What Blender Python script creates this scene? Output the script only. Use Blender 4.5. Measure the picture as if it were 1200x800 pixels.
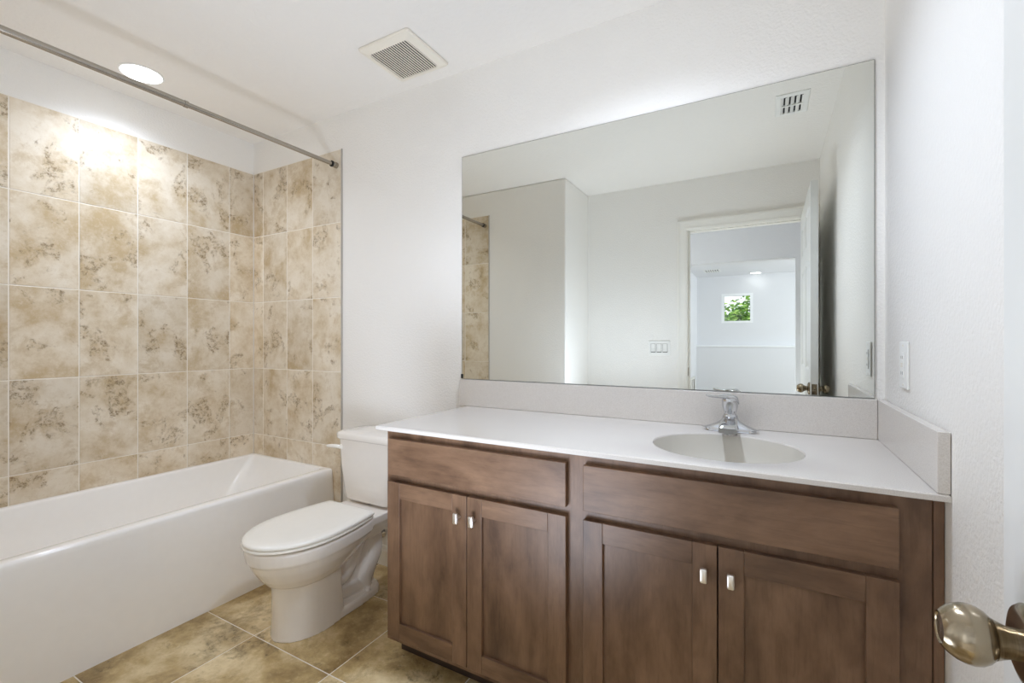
import bpy, bmesh, math, random
from mathutils import Vector, Matrix
PI = math.pi
random.seed(7)
for o in list(bpy.data.objects):
    bpy.data.objects.remove(o)
S = bpy.context.scene
COL = S.collection

# ------------------------------------------------------------------ camera
cam_d = bpy.data.cameras.new('camera')
cam_d.sensor_width = 36.0
cam_d.lens = 539.36 / 1200 * 36
cam_d.clip_start = 0.02
cam = bpy.data.objects.new('camera', cam_d)
COL.objects.link(cam)
cam.location = (2.8666, -1.7573, 1.1805)
cam.rotation_euler = (PI / 2, 0, math.radians(29.185))
S.camera = cam

# ------------------------------------------------------------------ light, exposure
S.view_settings.view_transform = 'Standard'
S.view_settings.look = 'None'
S.view_settings.gamma = 1
S.view_settings.use_curve_mapping = False
EXPOSURE = 1.74
S.view_settings.exposure = EXPOSURE
S.cycles.max_bounces = 20
S.cycles.diffuse_bounces = 14
S.cycles.glossy_bounces = 8
S.cycles.caustics_reflective = False
S.cycles.sample_clamp_indirect = 6
LENS = 2.2             # glow of the lit lens discs
CAN_SHOWER = 12.0      # downlight power over the tub (W)
CAN_VANITY = 25.0      # downlight power over the vanity (W)
CAN_LOFT = 0.12
HALL_FILL = 170.0  # unseen lamp added to brighten the hall
LOFT_FILL = 21.0
SKY = 0.62
w = bpy.data.worlds.new('world')
S.world = w
w.use_nodes = True
bgn = w.node_tree.nodes['Background']
bgn.inputs[0].default_value = (0.86, 0.93, 1.0, 1)
bgn.inputs[1].default_value = SKY

def area_light(name, loc, rot, sx, sy, watts, color):
    d = bpy.data.lights.new(name, 'AREA')
    d.shape = 'RECTANGLE'; d.size = sx; d.size_y = sy
    d.energy = watts; d.color = color
    o = bpy.data.objects.new(name, d); COL.objects.link(o)
    o.location = loc; o.rotation_euler = rot
    return o
# added area light for loft daylight, at an unseen made-up side window
area_light('loft_fill_light', (5.2, -6.1, 1.5), (0, PI / 2, 0), 1.5, 2.2, LOFT_FILL, (0.86, 0.93, 1.0))

# added fill lamp, unseen, low in the room, lighting the ceiling like a bounced flash
WARM = (.84, .945, 1.12)     # lamp colour after the camera's white balance
COOL = (.86, .93, 1.0)
FILL_SPOT = 25.0
fd = bpy.data.lights.new('added_fill_spot', 'SPOT')
fd.energy = FILL_SPOT; fd.color = WARM; fd.spot_size = math.radians(160); fd.spot_blend = 1.0; fd.shadow_soft_size = .25
fo = bpy.data.objects.new('added_fill_spot', fd); COL.objects.link(fo)
fo.location = (2.15, -1.30, .38)
fo.rotation_euler = (Vector((1.75, -1.0, 2.2)) - Vector(fo.location)).to_track_quat('-Z', 'Y').to_euler()

# ------------------------------------------------------------------ key sizes (metres)
FL = 0.026         # floor level
H = 2.44           # ceiling
XR = 3.172         # right wall
YO = -2.04         # wall with the doorway
YB = 0.006         # back wall surface; mirror and tiles stand 6 mm proud of it
XT = 0.811         # end of the tiled surround
YE = -1.530        # tiled end wall of the tub alcove
XJ = 1.50          # corner of the alcove block
ZC = 0.8857        # countertop

# ------------------------------------------------------------------ helpers
ORG = {}

def new_obj(name, bm, m=None, parent=None, origin=None, bevel=0, seg=2, angle=35, smooth=True, mods=None):
    """link a bmesh (world coordinates) as ONE mesh object"""
    if parent is not None and origin is None:
        origin = ORG[parent.name]
    origin = Vector(origin or (0, 0, 0))
    bmesh.ops.recalc_face_normals(bm, faces=bm.faces)
    bmesh.ops.translate(bm, verts=bm.verts, vec=-origin)
    me = bpy.data.meshes.new(name)
    bm.to_mesh(me); bm.free()
    if smooth:
        me.polygons.foreach_set('use_smooth', [True] * len(me.polygons))
        me.set_sharp_from_angle(angle=math.radians(angle))
    o = bpy.data.objects.new(name, me); COL.objects.link(o)
    if m:
        for mm in (m if isinstance(m, (list, tuple)) else [m]):
            me.materials.append(mm)
    if parent is not None:
        o.parent = parent
        o.location = origin - ORG[parent.name]
    else:
        o.location = origin
    ORG[o.name] = origin.copy()
    if bevel:
        b = o.modifiers.new('bevel', 'BEVEL')
        b.width = bevel; b.segments = seg; b.limit_method = 'ANGLE'; b.angle_limit = math.radians(30)
        b.harden_normals = True
    return o

def thing(name, label, cat, loc, group=None):
    o = bpy.data.objects.new(name, None); COL.objects.link(o)
    o.empty_display_size = 0.05
    o.location = loc; ORG[o.name] = Vector(loc)
    tag(o, label, cat, group)
    return o

def tag(o, label, cat, group=None):
    o['label'] = label; o['category'] = cat
    if group: o['group'] = group
    return o

def struct(name, bm, m, parent=None, **k):
    o = new_obj(name, bm, m, parent, **k)
    if parent is None: o['kind'] = 'structure'
    return o

def BM(): return bmesh.new()

def box(bm, x0, x1, y0, y1, z0, z1, mi=0):
    vs = [bm.verts.new((x, y, z)) for x in (x0, x1) for y in (y0, y1) for z in (z0, z1)]
    for q in ((0, 1, 3, 2), (4, 6, 7, 5), (0, 4, 5, 1), (2, 3, 7, 6), (0, 2, 6, 4), (1, 5, 7, 3)):
        f = bm.faces.new([vs[i] for i in q]); f.material_index = mi
    return bm

def loft(bm, rings, cap0=True, cap1=True, closed=True, mi=0):
    R = [[bm.verts.new(p) for p in r] for r in rings]
    n = len(R[0])
    for a, b in zip(R[:-1], R[1:]):
        for i in range(n if closed else n - 1):
            j = (i + 1) % n
            f = bm.faces.new((a[i], a[j], b[j], b[i])); f.material_index = mi
    if cap0: bm.faces.new(R[0][::-1]).material_index = mi
    if cap1: bm.faces.new(R[-1]).material_index = mi
    return R

def lathe(bm, prof, base, axis, n=32, cap0=True, cap1=True, mi=0):
    """prof: (distance along axis, radius)"""
    ax = Vector(axis).normalized()
    u = ax.orthogonal().normalized(); v = ax.cross(u)
    b = Vector(base)
    rings = [[b + ax * d + (u * math.cos(2 * PI * i / n) + v * math.sin(2 * PI * i / n)) * r for i in range(n)] for d, r in prof]
    return loft(bm, rings, cap0, cap1, mi=mi)

def tube(bm, pts, rad, n=16, caps=True, sub=6):
    P = [Vector(p) for p in pts]
    if not isinstance(rad, (list, tuple)): rad = [rad] * len(P)
    Q, Rr = [], []
    for i in range(len(P) - 1):                       # catmull-rom
        p0 = P[max(i - 1, 0)]; p1 = P[i]; p2 = P[i + 1]; p3 = P[min(i + 2, len(P) - 1)]
        for k in range(sub):
            t = k / sub
            Q.append(0.5 * ((2 * p1) + (-p0 + p2) * t + (2 * p0 - 5 * p1 + 4 * p2 - p3) * t * t + (-p0 + 3 * p1 - 3 * p2 + p3) * t ** 3))
            Rr.append(rad[i] * (1 - t) + rad[i + 1] * t)
    Q.append(P[-1]); Rr.append(rad[-1])
    T = [(Q[min(i + 1, len(Q) - 1)] - Q[max(i - 1, 0)]).normalized() for i in range(len(Q))]
    u = T[0].orthogonal().normalized()
    rings = []
    for q, t, r in zip(Q, T, Rr):
        u = (u - t * u.dot(t)).normalized(); v = t.cross(u)
        rings.append([q + (u * math.cos(2 * PI * i / n) + v * math.sin(2 * PI * i / n)) * r for i in range(n)])
    loft(bm, rings, caps, caps)
    return bm

def rrect(cx, cy, hx, hy, r, z, n=6):
    out = []
    for sx, sy, a0 in ((1, 1, 0), (-1, 1, PI / 2), (-1, -1, PI), (1, -1, 3 * PI / 2)):
        for k in range(n + 1):
            a = a0 + k / n * PI / 2
            out.append((cx + sx * (hx - r) + r * math.cos(a), cy + sy * (hy - r) + r * math.sin(a), z))
    return out

# ------------------------------------------------------------------ materials
def srgb(r, g, b):
    f = lambda c: (c / 255 / 12.92) if c / 255 <= 0.04045 else ((c / 255 + 0.055) / 1.055) ** 2.4
    return (f(r), f(g), f(b), 1)

class NT:
    def __init__(s, name):
        s.m = bpy.data.materials.new(name); s.m.use_nodes = True
        s.t = s.m.node_tree; s.b = s.t.nodes['Principled BSDF']
    def n(s, typ, **k):
        nd = s.t.nodes.new(typ)
        for a, v in k.items(): setattr(nd, a, v)
        return nd
    def l(s, a, b): s.t.links.new(a, b)
    def set(s, **k):
        for a, v in k.items(): s.b.inputs[a.replace('_', ' ')].default_value = v
    def noise(s, vec, scale, detail=4, rough=.55, dist=0):
        nd = s.n('ShaderNodeTexNoise'); nd.inputs['Scale'].default_value = scale
        nd.inputs['Detail'].default_value = detail; nd.inputs['Roughness'].default_value = rough
        nd.inputs['Distortion'].default_value = dist
        if vec is not None: s.l(vec, nd.inputs['Vector'])
        return nd.outputs['Fac']
    def ramp(s, fac, stops):
        r = s.n('ShaderNodeValToRGB'); e = r.color_ramp.elements
        while len(e) > 1: e.remove(e[-1])
        e[0].position = stops[0][0]; e[0].color = stops[0][1]
        for p, c in stops[1:]:
            x = e.new(p); x.color = c
        s.l(fac, r.inputs[0]); return r.outputs[0]
    def mix(s, fac, a, b, mode='MIX'):
        m = s.n('ShaderNodeMix', data_type='RGBA', blend_type=mode)
        for i, v in ((0, fac), (6, a), (7, b)):
            if hasattr(v, 'links'): s.l(v, m.inputs[i])
            else: m.inputs[i].default_value = v
        return m.outputs[2]
    def math(s, op, a, b=0.5):
        m = s.n('ShaderNodeMath', operation=op)
        for i, v in ((0, a), (1, b)):
            if hasattr(v, 'links'): s.l(v, m.inputs[i])
            else: m.inputs[i].default_value = v
        return m.outputs[0]
    def obj(s): return s.n('ShaderNodeTexCoord').outputs['Object']
    def bump(s, h, strength, dist=.002):
        b = s.n('ShaderNodeBump'); b.inputs['Strength'].default_value = strength
        b.inputs['Distance'].default_value = dist
        s.l(h, b.inputs['Height']); s.l(b.outputs[0], s.b.inputs['Normal'])

def plain(name, col, rough=.5, metal=0, coat=0, bump=None):
    t = NT(name); t.set(Base_Color=col, Roughness=rough, Metallic=metal)
    if coat: t.set(Coat_Weight=coat, Coat_Roughness=.08)
    v = t.obj()
    nz = t.noise(v, 30, 3)
    c2 = tuple(c * .96 for c in col[:3]) + (1,)
    t.l(t.mix(nz, col, c2), t.b.inputs['Base Color'])
    if bump: t.bump(t.noise(v, bump[0], 3), bump[1], bump[2])
    return t.m

def paint(name, col, scale, strength, rough=.6):
    t = NT(name); t.set(Roughness=rough)
    v = t.obj()
    t.l(t.mix(t.noise(v, 3, 3), col, tuple(c * .975 for c in col[:3]) + (1,)), t.b.inputs['Base Color'])
    a = t.noise(v, scale, 3, .5)
    h = t.ramp(a, [(.35, (0, 0, 0, 1)), (.68, (1, 1, 1, 1))])
    t.bump(h, strength, .0025)
    return t.m

M = {}
M['wall'] = paint('wall_paint', srgb(238, 236, 232), 120, .32)
M['ceil'] = paint('ceiling_paint', srgb(236, 233, 228), 60, .35, .8)
M['hallwall'] = paint('hall_paint', srgb(228, 229, 232), 110, .25)
M['halltrim'] = plain('hall_trim_paint', srgb(246, 248, 250), .35)
M['trim'] = plain('trim_paint', srgb(238, 236, 230), .3)
M['door'] = plain('door_paint', srgb(228, 229, 227), .28, bump=(90, .05, .001))
M['tub'] = plain('tub_acrylic', srgb(247, 245, 242), .14, coat=.3)
M['china'] = plain('vitreous_china', srgb(240, 235, 229), .1, coat=.5)
M['seat'] = plain('seat_plastic', srgb(246, 243, 236), .2)
M['chrome'] = plain('chrome', (.62, .63, .65, 1), .05, 1)
M['nickel'] = plain('brushed_nickel', (.42, .385, .335, 1), .24, 1)
M['pull'] = plain('satin_nickel_pull', (.86, .83, .78, 1), .32, 1)
M['bronze'] = plain('antique_nickel', (.29, .24, .17, 1), .2, 1)
M['plastic'] = plain('white_plastic', srgb(238, 238, 235), .3)
M['ivory'] = plain('ivory_plastic', srgb(235, 229, 216), .4)
M['dark'] = plain('dark_shade_and_rubber', srgb(24, 22, 20), .8)  # near-black for rubber, and for painted shade behind grilles
M['black'] = plain('dark_edge', srgb(40, 44, 40), .4)
M['grout'] = plain('tile_edge_trim', srgb(176, 170, 162), .5)
M['steel'] = plain('braided_steel', (.6, .6, .6, 1), .35, 1)
M['bark'] = plain('bark', srgb(92, 74, 56), .9, bump=(25, .5, .02))

def mirror_mat():
    t = NT('mirror_glass'); t.set(Base_Color=(.80, .815, .775, 1), Metallic=1, Roughness=0)
    return t.m
M['mirror'] = mirror_mat()

def brushed(name, col, rough):
    t = NT(name); t.set(Metallic=1, Base_Color=col)
    v = t.obj(); mp = t.n('ShaderNodeMapping'); mp.inputs['Scale'].default_value = (900, 25, 25); t.l(v, mp.inputs[0])
    nz = t.noise(mp.outputs[0], 1, 2)
    t.l(t.ramp(nz, [(.3, (rough * .7,) * 3 + (1,)), (.7, (rough * 1.3,) * 3 + (1,))]), t.b.inputs['Roughness'])
    t.set(Anisotropic=.5)
    return t.m
M['knob'] = brushed('brushed_antique_nickel', (.35, .29, .205, 1), .20)

def stone(name, light, mid, warm, dark, grout, scale, rough, darkamt):
    """travertine-look ceramic: every tile (mesh island) samples its own piece of the pattern"""
    t = NT(name)
    geo = t.n('ShaderNodeNewGeometry'); v = t.obj()
    rnd = geo.outputs['Random Per Island']
    off = t.n('ShaderNodeCombineXYZ')
    t.l(t.math('MULTIPLY', rnd, 37.0), off.inputs[0]); t.l(t.math('MULTIPLY', rnd, 91.0), off.inputs[1]); t.l(t.math('MULTIPLY', rnd, 53.0), off.inputs[2])
    ad = t.n('ShaderNodeVectorMath', operation='ADD'); t.l(v, ad.inputs[0]); t.l(off.outputs[0], ad.inputs[1])
    p = ad.outputs[0]
    big = t.noise(p, 4.6 * scale, 9, .66, .15)
    med = t.noise(p, 9 * scale, 9, .72, .25)
    fine = t.noise(p, 95 * scale, 6, .7)
    clus = t.noise(p, 6.5 * scale, 7, .62, .5)
    c = t.ramp(big, [(.34, warm), (.47, mid), (.60, light), (.78, mid)])
    c = t.mix(t.math('MULTIPLY', t.ramp(med, [(.52, (0, 0, 0, 1)), (.64, (1, 1, 1, 1))]), .6), c, warm)
    # clusters of small brown pits
    band = t.ramp(clus, [(.55, (0, 0, 0, 1)), (.61, (1, 1, 1, 1)), (.72, (.55, .55, .55, 1))])
    rag = t.ramp(t.noise(p, 44 * scale, 6, .75, .3), [(.47, (0, 0, 0, 1)), (.56, (1, 1, 1, 1))])
    pit = t.ramp(fine, [(.42, (.25, .25, .25, 1)), (.56, (1, 1, 1, 1))])
    pitm = t.math('MULTIPLY', t.math('MULTIPLY', band, rag), pit)
    c = t.mix(t.math('MULTIPLY', band, .35), c, warm)
    c = t.mix(t.math('MULTIPLY', pitm, darkamt), c, dark)
    lite = t.ramp(t.noise(p, 60 * scale, 5, .7), [(.54, (0, 0, 0, 1)), (.68, (1, 1, 1, 1))])
    c = t.mix(t.math('MULTIPLY', lite, .30), c, light)
    dk = t.ramp(t.noise(p, 75 * scale, 5, .7), [(.56, (0, 0, 0, 1)), (.70, (1, 1, 1, 1))])
    c = t.mix(t.math('MULTIPLY', dk, .28), c, warm)
    hsv = t.n('ShaderNodeHueSaturation')
    t.l(t.math('ADD', t.math('MULTIPLY', rnd, .16), .92), hsv.inputs['Value']); t.l(c, hsv.inputs['Color'])
    t.l(hsv.outputs[0], t.b.inputs['Base Color'])
    t.set(Roughness=rough)
    t.bump(t.math('SUBTRACT', t.math('MULTIPLY', fine, .4), pitm), .18, .0012)
    return t.m
M['tile'] = stone('travertine_wall_tile', srgb(227, 217, 200), srgb(214, 200, 177), srgb(190, 168, 132), srgb(112, 89, 53), None, 1.0, .40, .85)
M['floor'] = stone('travertine_floor_tile', srgb(222, 203, 163), srgb(186, 161, 113), srgb(138, 113, 70), srgb(84, 67, 36), None, .8, .38, .75)
M['groutjoint'] = plain('grout_joint', srgb(238, 232, 222), .8)

def wood(name, base, light, dark, axis):
    t = NT(name); v = t.obj()
    info = t.n('ShaderNodeObjectInfo').outputs['Random']
    off = t.n('ShaderNodeCombineXYZ')
    for i in range(3): t.l(t.math('MULTIPLY', info, 13.0 + 7 * i), off.inputs[i])
    ad = t.n('ShaderNodeVectorMath', operation='ADD'); t.l(v, ad.inputs[0]); t.l(off.outputs[0], ad.inputs[1])
    mp = t.n('ShaderNodeMapping')
    sc = {'x': (2.2, 26, 26), 'z': (26, 26, 2.2)}[axis]
    mp.inputs['Scale'].default_value = sc; t.l(ad.outputs[0], mp.inputs[0])
    grain = t.noise(mp.outputs[0], 4.5, 9, .72, .6)
    mp2 = t.n('ShaderNodeMapping'); mp2.inputs['Scale'].default_value = {'x': (3, 8, 8), 'z': (8, 8, 3)}[axis]; t.l(ad.outputs[0], mp2.inputs[0])
    blotch = t.noise(mp2.outputs[0], 1.3, 5, .6, .3)
    c = t.ramp(blotch, [(.28, dark), (.48, base), (.70, light)])
    g = t.ramp(grain, [(.32, (.58, .56, .54, 1)), (.50, (.95, .95, .95, 1)), (.68, (1.0, 1.0, 1.0, 1))])
    c = t.mix(.55, c, g, 'MULTIPLY')
    t.l(c, t.b.inputs['Base Color'])
    t.set(Roughness=.38); t.bump(grain, .05, .0008)
    return t.m
WB, WL, WD = srgb(116, 88, 67), srgb(138, 108, 85), srgb(82, 59, 44)
M['woodv'] = wood('stained_maple_vertical', WB, WL, WD, 'z')
M['woodh'] = wood('stained_maple_horizontal', WB, WL, WD, 'x')
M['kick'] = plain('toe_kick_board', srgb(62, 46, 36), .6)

def marble():
    t = NT('cultured_marble'); v = t.obj()
    sp = t.noise(v, 520, 2, .5)
    c = t.ramp(sp, [(.34, srgb(203, 197, 191)), (.5, srgb(211, 206, 200)), (.68, srgb(217, 212, 207))])
    t.l(c, t.b.inputs['Base Color']); t.set(Roughness=.22, Coat_Weight=.25, Coat_Roughness=.1)
    return t.m
M['marble'] = marble()
M['marble_shaded'] = plain('cultured_marble_shaded', srgb(206, 202, 193), .36)  # darker than the top: the basin's inner shading is in its colour

def emis(name, col, k):
    t = NT(name); t.set(Base_Color=(.8, .8, .8, 1), Roughness=.5)
    t.b.inputs['Emission Color'].default_value = col; t.b.inputs['Emission Strength'].default_value = k
    return t.m
M['lens_shower'] = emis('lit_lens_shower', (.97, .985, 1, 1), LENS)
M['lens_vanity'] = emis('lit_lens_vanity', (.97, .985, 1, 1), LENS)
M['lens_hall_fill'] = emis('lit_lens_hall_fill', (.95, .97, 1, 1), LENS)
M['lens_loft'] = emis('lit_lens_loft', (.95, .97, 1, 1), LENS)

def glass():
    t = NT('window_glass'); tr = t.n('ShaderNodeBsdfTransparent'); gl = t.n('ShaderNodeBsdfGlossy'); gl.inputs['Roughness'].default_value = 0
    fr = t.n('ShaderNodeFresnel'); fr.inputs[0].default_value = 1.45
    mx = t.n('ShaderNodeMixShader'); t.l(fr.outputs[0], mx.inputs[0]); t.l(tr.outputs[0], mx.inputs[1]); t.l(gl.outputs[0], mx.inputs[2])
    t.l(mx.outputs[0], t.t.nodes['Material Output'].inputs[0])
    return t.m
M['glass'] = glass()

def leafmat():
    t = NT('leaf_green'); geo = t.n('ShaderNodeNewGeometry')
    c = t.ramp(geo.outputs['Random Per Island'], [(0, srgb(70, 120, 36)), (.5, srgb(128, 178, 62)), (1, srgb(190, 216, 110))])
    t.l(c, t.b.inputs['Base Color']); t.set(Roughness=.5)
    return t.m
M['leaf'] = leafmat()
M['grass'] = plain('grass', srgb(96, 128, 60), .9)

# ================================================================== SETTING
# floor of tiles, one mesh; grout bed underneath
FT, FX, FY = .4349, 1.0988, -.6719
bm = BM()
box(bm, -.006, XR + .1, -2.2, .1, FL - .06, FL - .0015, 1)
g = .0040
def tile_quad(bm, o, eu, ev, en, u0, u1, v0, v1, depth, ch=.0016, mi=0):
    o, eu, ev, en = Vector(o), Vector(eu), Vector(ev), Vector(en)
    P = lambda u, v, d: o + eu * u + ev * v + en * d
    def ring(i, d): return [P(u0 + i, v0 + i, d), P(u1 - i, v0 + i, d), P(u1 - i, v1 - i, d), P(u0 + i, v1 - i, d)]
    loft(bm, [ring(0, -depth), ring(0, -ch * .7), ring(ch, 0)], mi=mi)
i0 = int((0 - FX) / FT) - 2
for i in range(i0, i0 + 9):
    for j in range(-4, 4):
        x0, x1 = max(FX + i * FT + g / 2, 0.0), min(FX + (i + 1) * FT - g / 2, XR)
        y0, y1 = max(FY + j * FT + g / 2, -2.15), min(FY + (j + 1) * FT - g / 2, YB)
        if x1 - x0 < .01 or y1 - y0 < .01: continue
        tile_quad(bm, (0, 0, FL), (1, 0, 0), (0, 1, 0), (0, 0, 1), x0, x1, y0, y1, .004)
struct('floor', bm, [M['floor'], M['groutjoint']], smooth=False)

bm = BM(); box(bm, -.15, XR + .1, -2.155, YB + .1, H, H + .08)
struct('ceiling', bm, M['ceil'], smooth=False)
bm = BM(); box(bm, -.15, XR + .1, YB, YB + .11, FL - .06, H + .08)
struct('wall_back', bm, M['wall'], smooth=False)
bm = BM(); box(bm, -.15, -.006, -2.155, YB, FL - .06, H + .08)
struct('wall_left', bm, M['wall'], smooth=False)
bm = BM(); box(bm, XR, XR + .1, -2.04, YB, FL - .06, H + .08)
struct('wall_right', bm, M['wall'], smooth=False)
bm = BM(); box(bm, -.006, XJ, -2.155, YE - .006, FL - .06, H)
struct('wall_alcove', bm, M['wall'], smooth=False, bevel=.012)
DX0, DX1, DZ = 2.314, 3.098, 2.045          # doorway opening
bm = BM()
box(bm, XJ, DX0 - .018, -2.155, YO, FL - .06, H)
box(bm, DX0 - .018, DX1 + .018, -2.155, YO, DZ + .018, H)
box(bm, DX1 + .018, XR + .1, -2.155, YO, FL - .06, H)
struct('wall_doorway', bm, M['wall'], smooth=False)

# tiled tub surround -------------------------------------------------
ZT = 2.2425
ZR = [FL + .001, .1835, .5975, 1.012, 1.4265, 1.841, ZT]
def tiled(name, o, eu, en, breaks, umin, umax):
    bm = BM(); gg = .0038
    o, eu_, en_ = Vector(o), Vector(eu), Vector(en)
    a = o + eu_ * umin; b = o + eu_ * umax
    lo = [min(a[i], b[i]) for i in range(3)]; hi = [max(a[i], b[i]) for i in range(3)]
    back = [o[i] - en_[i] * .006 for i in range(3)]; fr = [o[i] - en_[i] * .0012 for i in range(3)]
    k = 0 if abs(en_[0]) > .5 else 1
    lo[k], hi[k] = min(back[k], fr[k]), max(back[k], fr[k])
    box(bm, lo[0], hi[0], lo[1], hi[1], FL, ZT, 1)
    for u0, u1 in zip(breaks[:-1], breaks[1:]):
        for z0, z1 in zip(ZR[:-1], ZR[1:]):
            tile_quad(bm, o, eu_, (0, 0, 1), en_, u0 + gg / 2, u1 - gg / 2, z0 + gg / 2, z1 - gg / 2, .004)
    o_ = struct(name, bm, [M['tile'], M['groutjoint']], smooth=False)
    return o_
tiled('wall_tiled_left', (0, 0, 0), (0, -1, 0), (1, 0, 0), [.0015, .150, .383, .616, .849, 1.082, 1.315, 1.529], .0, 1.53)
tiled('wall_tiled_back', (0, 0, 0), (1, 0, 0), (0, -1, 0), [.0015, .1004, .3334, .5664, .8045], .0, .8045)
tiled('wall_tiled_end', (0, YE, 0), (1, 0, 0), (0, 1, 0), [.0015, .1004, .3334, .5664, .8045], .0, .8045)
for nm, y0, y1 in (('trim_1', -.0015, YB), ('trim_2', YE - .006, YE + .0015)):
    bm = BM(); box(bm, .8045, XT, y0, y1, FL, ZT + .001)
    struct(nm, bm, M['grout'], bevel=.001)

# baseboards -----------------------------------------------------------
def base_profile(d):   # (out from wall, height)
    return [(0, FL), (.014, FL), (.014, FL + .075), (.011, FL + .083), (.011, FL + .089), (.006, FL + .098), (0, FL + .100)]
def baseboard(name, p0, p1, nrm):
    bm = BM(); p0, p1, nrm = Vector(p0), Vector(p1), Vector(nrm)
    rings = [[q + nrm * a + Vector((0, 0, z)) for a, z in base_profile(0)] for q in (p0, p1)]
    loft(bm, rings)
    return struct(name, bm, M['trim'], smooth=False)
baseboard('baseboard_back', (XT, YB, 0), (1.668, YB, 0), (0, -1, 0))
baseboard('baseboard_right', (XR, -.545, 0), (XR, -2.025, 0), (-1, 0, 0))
baseboard('baseboard_alcove', (XT, YE - .006, 0), (XJ, YE - .006, 0), (0, 1, 0))
baseboard('baseboard_doorway', (XJ, YO, 0), (DX0 - .085, YO, 0), (0, 1, 0))

# door jamb and casing -----------------------------------------------------
bm = BM()
box(bm, DX0 - .018, DX0, -2.165, YO + .004, FL, DZ)
box(bm, DX1, DX1 + .018, -2.165, YO + .004, FL, DZ)
box(bm, DX0 - .018, DX1 + .018, -2.165, YO + .004, DZ, DZ + .018)
box(bm, DX0, DX0 + .010, -2.12, YO - .037, FL, DZ)           # stops
box(bm, DX1 - .010, DX1, -2.12, YO - .037, FL, DZ)
box(bm, DX0, DX1, -2.12, YO - .037, DZ - .010, DZ)
jamb = struct('trim_3', bm, M['trim'], bevel=.0015)
bm = BM()
cyl = lambda: None
box(bm, DX0 - .0012, DX0 + .0012, -2.072, -2.045, .912, .978)
new_obj('strike_plate', bm, M['bronze'], jamb, bevel=.001)
def casing(bm, x0, x1, z0, z1, horiz):
    """colonial casing: stepped profile from the opening outwards"""
def casing_set(name, y, s):
    bm = BM()
    prof = [(0, 0), (0, .008), (.010, .012), (.016, .010), (.045, .013), (.055, .017), (.068, .017), (.072, .012), (.072, 0)]
    a, b, t = DX0 + -.004, DX1 + .004, DZ + .004
    def ring(sx, base):  # left leg, top mitre
        return base
    xr_lim = XR - .001
    L0 = [(a - d, y + s * h, FL) for d, h in prof]
    L1 = [(a - d, y + s * h, t + d) for d, h in prof]
    R1 = [(min(b + d, xr_lim), y + s * h, t + d) for d, h in prof]
    R0 = [(min(b + d, xr_lim), y + s * h, FL) for d, h in prof]
    loft(bm, [L0, L1, R1, R0])
    return struct(name, bm, M['trim'], angle=20)
casing_set('trim_4', YO, 1)
casing_set('trim_5', -2.155, -1)

# ================================================================== DOOR (open, beside the right wall)
DF, DB = 3.059, 3.094
DY0, DY1 = -2.020, -1.155
DZ0, DZ1 = FL + .012, 2.036
def door_face(bm, x, s):
    U = [0, .115, .385, .480, .750, DY1 - DY0]
    V = [0, .24, .86, .985, 1.60, 1.70, 1.895, DZ1 - DZ0]
    P = lambda u, v, d: (x + s * d, DY0 + u, DZ0 + v)
    for i in range(5):
        for j in range(7):
            u0, u1, v0, v1 = U[i], U[i + 1], V[j], V[j + 1]
            if i in (1, 3) and j in (1, 3, 5):
                rs = []
                for ins, d in ((0, 0), (.010, .008), (.018, .008), (.045, .002)):
                    rs.append([P(u0 + ins, v0 + ins, d), P(u1 - ins, v0 + ins, d), P(u1 - ins, v1 - ins, d), P(u0 + ins, v1 - ins, d)])
                loft(bm, rs, cap0=False)
            else:
                bm.faces.new([bm.verts.new(p) for p in (P(u0, v0, 0), P(u1, v0, 0), P(u1, v1, 0), P(u0, v1, 0))])
bm = BM()
door_face(bm, DF, 1); door_face(bm, DB, -1)
c = [(DF, DY0), (DB, DY0), (DB, DY1), (DF, DY1)]
for k in (0, 2):
    (xa, ya), (xb, yb) = c[k], c[(k + 1) % 4]
    bm.faces.new([bm.verts.new(p) for p in ((xa, ya, DZ0), (xb, yb, DZ0), (xb, yb, DZ1), (xa, ya, DZ1))])
for z in (DZ0, DZ1):
    bm.faces.new([bm.verts.new((x, y, z)) for x, y in c])
bmesh.ops.remove_doubles(bm, verts=bm.verts, dist=.00005)
door = struct('door_1', bm, M['door'], origin=(DF, DY0, FL), smooth=False)
KY, KZ = -1.213, .926
def knob_prof():
    ro = [(0, .0335), (.004, .0335), (.0075, .031), (.010, .024), (.0115, .016)]
    nk = [(.0105, .0125), (.016, .0125), (.021, .0145), (.0255, .0165), (.0262, .0155)]
    kb = [(.0255, .0145), (.0270, .0178), (.0300, .0208), (.0345, .0233), (.0395, .0244), (.0445, .0240), (.0500, .0222), (.0550, .0192), (.0585, .0160), (.0602, .0138), (.0596, .0126), (.0586, .0120)]
    return ro, nk, kb
for s, x in ((-1, DF), (1, DB)):
    ro, nk, kb = knob_prof()
    bm = BM(); lathe(bm, ro, (x, KY, KZ), (s, 0, 0), 48)
    rs = new_obj('knob_rosette', bm, M['bronze'], door)
    bm = BM(); lathe(bm, nk, (x, KY, KZ), (s, 0, 0), 40)
    k_ = .92 if s > 0 else 1
    lathe(bm, [(d * k_, r) for d, r in kb], (x, KY, KZ), (s, 0, 0), 56)
    kn = new_obj('door_knob', bm, M['knob'], door, angle=40)
    bm = BM(); lathe(bm, [(.050 * k_, .0105), (.0588 * k_, .0118), (.0594 * k_, .0102)], (x, KY, KZ), (s, 0, 0), 32)
    new_obj('knob_button', bm, M['nickel'], kn)
bm = BM(); box(bm, (DF + DB) / 2 - .0125, (DF + DB) / 2 + .0125, DY1, DY1 + .0015, KZ - .028, KZ + .028)
lp = new_obj('latch_plate', bm, M['bronze'], door, bevel=.0008)
bm = BM(); lathe(bm, [(0, .008), (.006, .008), (.009, .0055)], ((DF + DB) / 2, DY1, KZ), (0, 1, 0), 20)
new_obj('latch_bolt', bm, M['bronze'], lp)
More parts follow.
